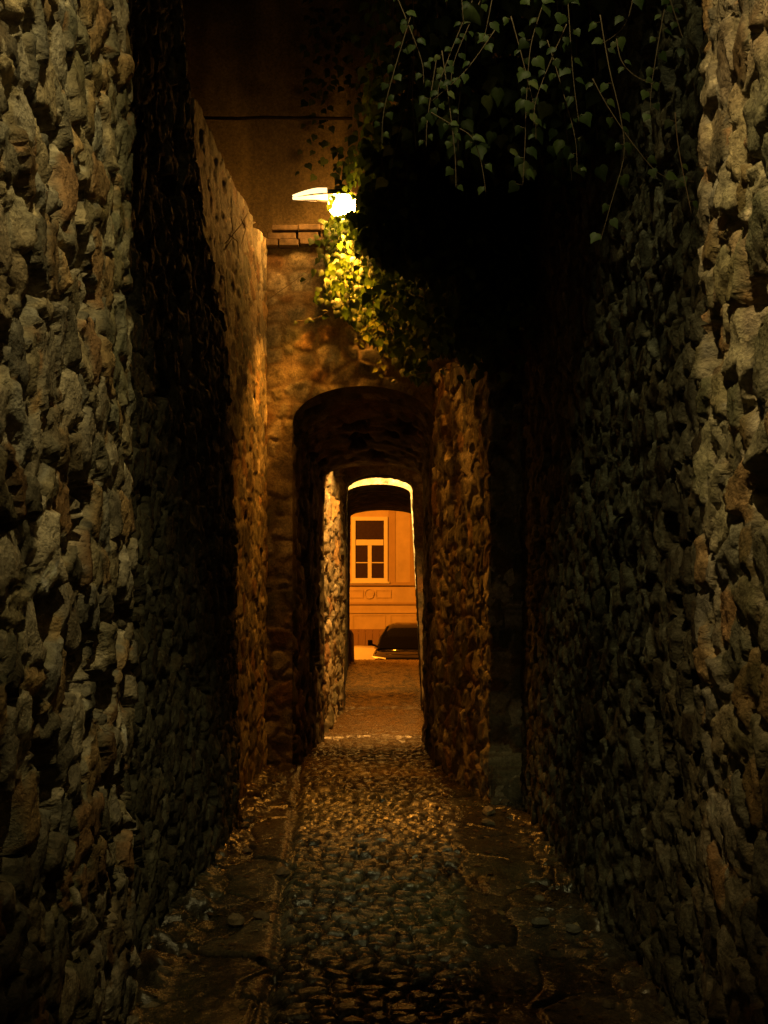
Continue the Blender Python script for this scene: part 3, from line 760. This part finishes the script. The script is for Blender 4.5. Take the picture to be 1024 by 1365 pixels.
# rusticated joints and board doors below
jn = []
for c_ in range(-3, 4):
    jn += ring(bx(517 + c_ * 50 + 3), bx(517 + c_ * 50 + 47), bz(844), bz(819.5), .03, BY - .055)
tb('plinth_panel', M_render, jn)
tb('cellar_boards', M_door, [(bx(440 + i * 9.5), bx(440 + i * 9.5 + 9), BY - .06, BY - .03, -1.33, bz(838.5)) for i in range(14)])
for c_ in (493.0, 493 + 90, 493 - 90):
    x0, x1, z0, z1 = bx(c_ - 24), bx(c_ + 24), bz(775.8), bz(689); y0 = BY - .07
    wn = tb('window', M_white, ring(x0, x1, z0, z1, bx(516.5) - bx(511.4), y0)
            + [(x0 + .14, x1 - .14, BY - .055, BY + .01, bz(727), bz(719.3)), (bx(c_ - 2.6), bx(c_ + 2.6), BY - .05, BY + .01, z0 + .12, bz(727) - .001)], bevel=.008)
    tb('sill', M_white, [(x0 - .06, x1 + .06, BY - .16, BY - .072, z0 - .05, z0 + .012)], wn, bevel=.01)
    tb('glazing_bar', M_white, [(x0 + .13, bx(c_ - 2.6) - .002, BY - .03, BY + .01, bz(750.6), bz(749.4)), (bx(c_ + 2.6) + .002, x1 - .13, BY - .03, BY + .01, bz(750.6), bz(749.4))], wn)
    tb('pane', M_glass, [(x0 + .1, x1 - .1, BY - .012, BY + .005, z0 + .1, z1 - .1)], wn)

# ------------------------------------------------------------------ parked cars (x along width, front towards -y)
def car(name, loc, rz, paint, L=4.3, W=1.76, H=1.50, label='', hood=.95, mpv=True):
    e = empty(name, loc, rz); tag(e, label, 'car', 'cars parked in the street')
    hw = W / 2; yf = -L / 2
    # lower body stations: (y, half width, bottom, shoulder height)
    stn = [(yf, hw * .72, .34, .58), (yf + .10, hw * .86, .24, .70), (yf + .35, hw * .96, .20, .80), (yf + .95, hw, .18, hood), (yf + 2.2, hw, .18, hood + .02), (L/2 - .6, hw, .18, hood + .04), (L/2 - .12, hw * .95, .22, hood + .03), (L/2, hw * .86, .32, hood - .1)]
    v = []; f = []
    for (y, w_, zb, zs) in stn:
        zm = (zb + zs) / 2
        half = [(0, zs + .035), (w_ * .55, zs + .03), (w_ * .88, zs), (w_ * .97, zs - .10), (w_, zm), (w_ * .97, zb + .08), (w_ * .85, zb), (0, zb)]
        rg = half + [(-x, z) for x, z in half[-2:0:-1]]
        v += [(x, y, z) for x, z in rg]
    n = 14
    for i in range(len(stn) - 1):
        for q in range(n): f.append((i*n+q, i*n+(q+1) % n, (i+1)*n+(q+1) % n, (i+1)*n+q))
    f += [tuple(range(n))[::-1], tuple((len(stn)-1)*n + q for q in range(n))]
    m = MB(); m.add(v, f); b = m.build('body', paint, e, smooth=True)
    sb = b.modifiers.new('sub', 'SUBSURF'); sb.levels = 2; sb.render_levels = 2
    # cabin: base ring and roof ring
    yb0, yr0, yr1, yb1 = yf + .95, yf + 1.65, L/2 - .55, L/2 - .12
    zb = hood - .02; bw, rw = hw * .95, hw * .62
    gs = [(yb0, bw * .86, zb, zb + .01), (yb0 + .35, bw, zb, zb + (H - zb) * .52), (yr0, bw, zb, H - .04), ((yr0 + yr1) / 2, bw, zb, H), (yr1, bw, zb, H - .05), (yb1, bw * .9, zb, zb + .06)]
    v = []; f = []
    for (y, w_, z0, z1) in gs:
        tt_ = (z1 - z0) / (H - zb); tw = w_ + (rw - w_) * tt_
        v += [(-w_, y, z0), (-(w_ + tw) / 2 - .02 * tt_, y, (z0 + z1) / 2), (-tw, y, z1 - .03 * tt_), (-tw * .7, y, z1), (tw * .7, y, z1), (tw, y, z1 - .03 * tt_), ((w_ + tw) / 2 + .02 * tt_, y, (z0 + z1) / 2), (w_, y, z0)]
    for i in range(5):
        for q in range(7): f.append((i*8+q, i*8+q+1, (i+1)*8+q+1, (i+1)*8+q))
    m = MB(); m.add(v, f); c_ = m.build('cabin', paint, e, smooth=True)
    V = lambda i, q: Vector(v[i*8+q])
    def pane(nm, quads, off):
        mm = MB()
        for qd in quads:
            nn = (qd[1] - qd[0]).cross(qd[2] - qd[1]).normalized() * off; cen = sum(qd, Vector()) / len(qd)
            a = [q + (cen - q) * .05 + nn for q in qd]; bk = [q - nn * .5 for q in a]; k_ = len(a)
            mm.add(a + bk, [tuple(range(k_)), tuple(range(k_, 2*k_))[::-1]] + [(i, i + k_, (i+1) % k_ + k_, (i+1) % k_) for i in range(k_)])
        return mm.build(nm, M_carglass, e)
    pane('windshield', [[V(0, 2), V(0, 5), V(1, 5), V(1, 2)], [V(1, 2), V(1, 5), V(2, 5), V(2, 2)]], .012)
    pane('rear_window', [[V(4, 2), V(4, 5), V(5, 5), V(5, 2)]], .012)
    for (q0, q2, sg) in ((0, 2, 1), (7, 5, -1)):
        qd = [[V(1, q0) + Vector((0, 0, .05)), V(1, q2), V(2, q2), V(2, q0) + Vector((0, 0, .05))], [V(2, q0) + Vector((0, 0, .05)), V(2, q2), V(3, q2), V(3, q0) + Vector((0, 0, .05))], [V(3, q0) + Vector((0, 0, .05)), V(3, q2), V(4, q2), V(4, q0) + Vector((0, 0, .05))]]
        pane('side_window', qd, .03 * -sg)
    for sx in (-1, 1):
        mm = MB(); w1 = hw
        mm.add([(sx * w1 * .50, yf + .10, .66), (sx * w1 * .93, yf + .30, .70), (sx * w1 * .94, yf + .46, .83), (sx * w1 * .52, yf + .24, .80),
                (sx * w1 * .50, yf + .20, .64), (sx * w1 * .90, yf + .45, .66), (sx * w1 * .90, yf + .6, .80), (sx * w1 * .52, yf + .4, .78)], [(0,1,2,3),(4,7,6,5),(0,4,5,1),(1,5,6,2),(2,6,7,3),(3,7,4,0)])
        mm.build('headlight', M_headlight, e, bevel=.01)
        mm = MB(); mm.tube([(sx * (hw * .9), yb0 + .45, hood + .04), (sx * (hw + .06), yb0 + .42, hood + .08)], .03, 6); mm.box(*sorted((sx * (hw + .0), sx * (hw + .12))), yb0 + .36, yb0 + .46, hood + .05, hood + .19)
        mm.build('mirror', paint, e, bevel=.02)
        mm = MB(); mm.box(*sorted((sx * hw * .70, sx * hw * .93)), L/2 - .1, L/2 + .01, .72, .88); mm.build('tail_light', plain('tail_lens', (.35, .02, .01), .2, bump=0), e, bevel=.01)
        for yw in (yf + .82, L/2 - .78):
            mm = MB(); mm.tube([(sx * (hw - .21), yw, .32), (sx * (hw - .19), yw, .32), (sx * (hw - .01), yw, .32), (sx * (hw + .005), yw, .32)], [.27, .32, .32, .27], 24)
            wl = mm.build('wheel', M_tyre, e, smooth=True)
            mm = MB(); mm.tube([(sx * (hw - .05), yw, .32), (sx * (hw + .012), yw, .32)], [.21, .19], 12); mm.build('rim', M_rim, wl)
    mm = MB(); mm.box(-.45, .45, yf - .01, yf + .06, .48, .60); mm.build('grille', M_dark, e, bevel=.01)
    mm = MB(); mm.tube([(-.5, yf + .62, hood - .03), (0, yf + .56, hood - .02), (.5, yf + .62, hood - .03)], .012, 6); mm.build('wiper_trim', M_chrome, e, smooth=True)
    return e
car('parked_car', (.70, 28.7, -.93), R(-5), M_carblack, H=1.56, hood=.98, label='glossy black car facing the passage, seen under the lit house window')
car('parked_car', (-1.25, 32.6, -1.53), R(-90), M_carwhite, H=1.36, hood=.86, label='pale car half hidden behind the black car')

# ------------------------------------------------------------------ litter and loose stones
rr = random.Random(5)
base = None
def fh(x, y):
    h, _ = floor_height(np.array([[x]]), np.array([[y]])); return float(h[0, 0])
spots = []
for i in range(18):
    y = rr.uniform(4.3, 9.6); sd = rr.random() < .55
    x = (-.92 + rr.random() ** 2 * .35) if sd else (.9 - rr.random() ** 2 * .3)
    spots.append((x, y, rr.uniform(.02, .055)))
spots += [(-.70, 5.35, .07), (-.56, 6.3, .06), (.74, 7.9, .07)]
protos = []
for k_ in range(4):
    m = MB(); nn = 8
    v = [(0, 0, -.6)]; f = []
    for j, (z, r_) in enumerate(((-.5, .6), (-.1, 1), (.35, .8), (.6, .35))):
        for q in range(nn):
            a = 2 * math.pi * q / nn; r2 = r_ * rr.uniform(.75, 1.15); v.append((r2 * math.cos(a) * 1.25, r2 * math.sin(a), z * rr.uniform(.8, 1.1)))
    v.append((0, 0, .62))
    for q in range(nn): f.append((0, 1 + (q+1) % nn, 1 + q))
    for j in range(3):
        for q in range(nn): f.append((1 + j*nn + q, 1 + j*nn + (q+1) % nn, 1 + (j+1)*nn + (q+1) % nn, 1 + (j+1)*nn + q))
    for q in range(nn): f.append((1 + 3*nn + q, 1 + 3*nn + (q+1) % nn, 1 + 4*nn))
    me = bpy.data.meshes.new('loose_stone'); me.from_pydata(v, [], f); me.materials.append(plain('loose_stone_%d' % k_, [(.2, .17, .11), (.14, .13, .1), (.26, .2, .12), (.18, .13, .08)][k_], .9, scale=6, var=.5, bump=.6)); protos.append(me)
for i, (x, y, s_) in enumerate(spots):
    o = bpy.data.objects.new('loose_stone', protos[i % 4]); COL.objects.link(o); o.scale = (s_ * .8, s_ * .7, s_ * .8)
    o.location = (x, y, fh(x, y) + s_ * .28); o.rotation_euler = (rr.uniform(-.2, .2), rr.uniform(-.2, .2), rr.uniform(0, 6))
    tag(o, 'small loose stone lying on the alley floor at the foot of the walls', 'stone', 'loose stones along the foot of the walls')
lv = Ivy(31)
for i in range(420):
    y = lv.r.uniform(4.2, 9.8); s_ = lv.r.random()
    x = lv.r.uniform(-.95, -.4) if s_ < .4 else (lv.r.uniform(.3, .95) if s_ < .85 else lv.r.uniform(-.4, .4))
    a = lv.r.uniform(0, 6.28)
    lv.leaf(Vector((x, y, fh(x, y) + .008)), lv.r.uniform(.02, .045), Vector((math.cos(a), math.sin(a), lv.r.uniform(-.1, .25))), Vector((lv.r.uniform(-.3, .3), lv.r.uniform(-.3, .3), 1)), lv.r.choice([(.16, .09, .04), (.24, .16, .07), (.10, .06, .03), (.30, .24, .13)]))
o = mesh_np('fallen_leaves', np.concatenate(lv.V), lv.F, M_leaf, None, np.concatenate(lv.C), smooth=False)
tag(o, 'dry leaves and bits scattered on the cobbles', kind='stuff')
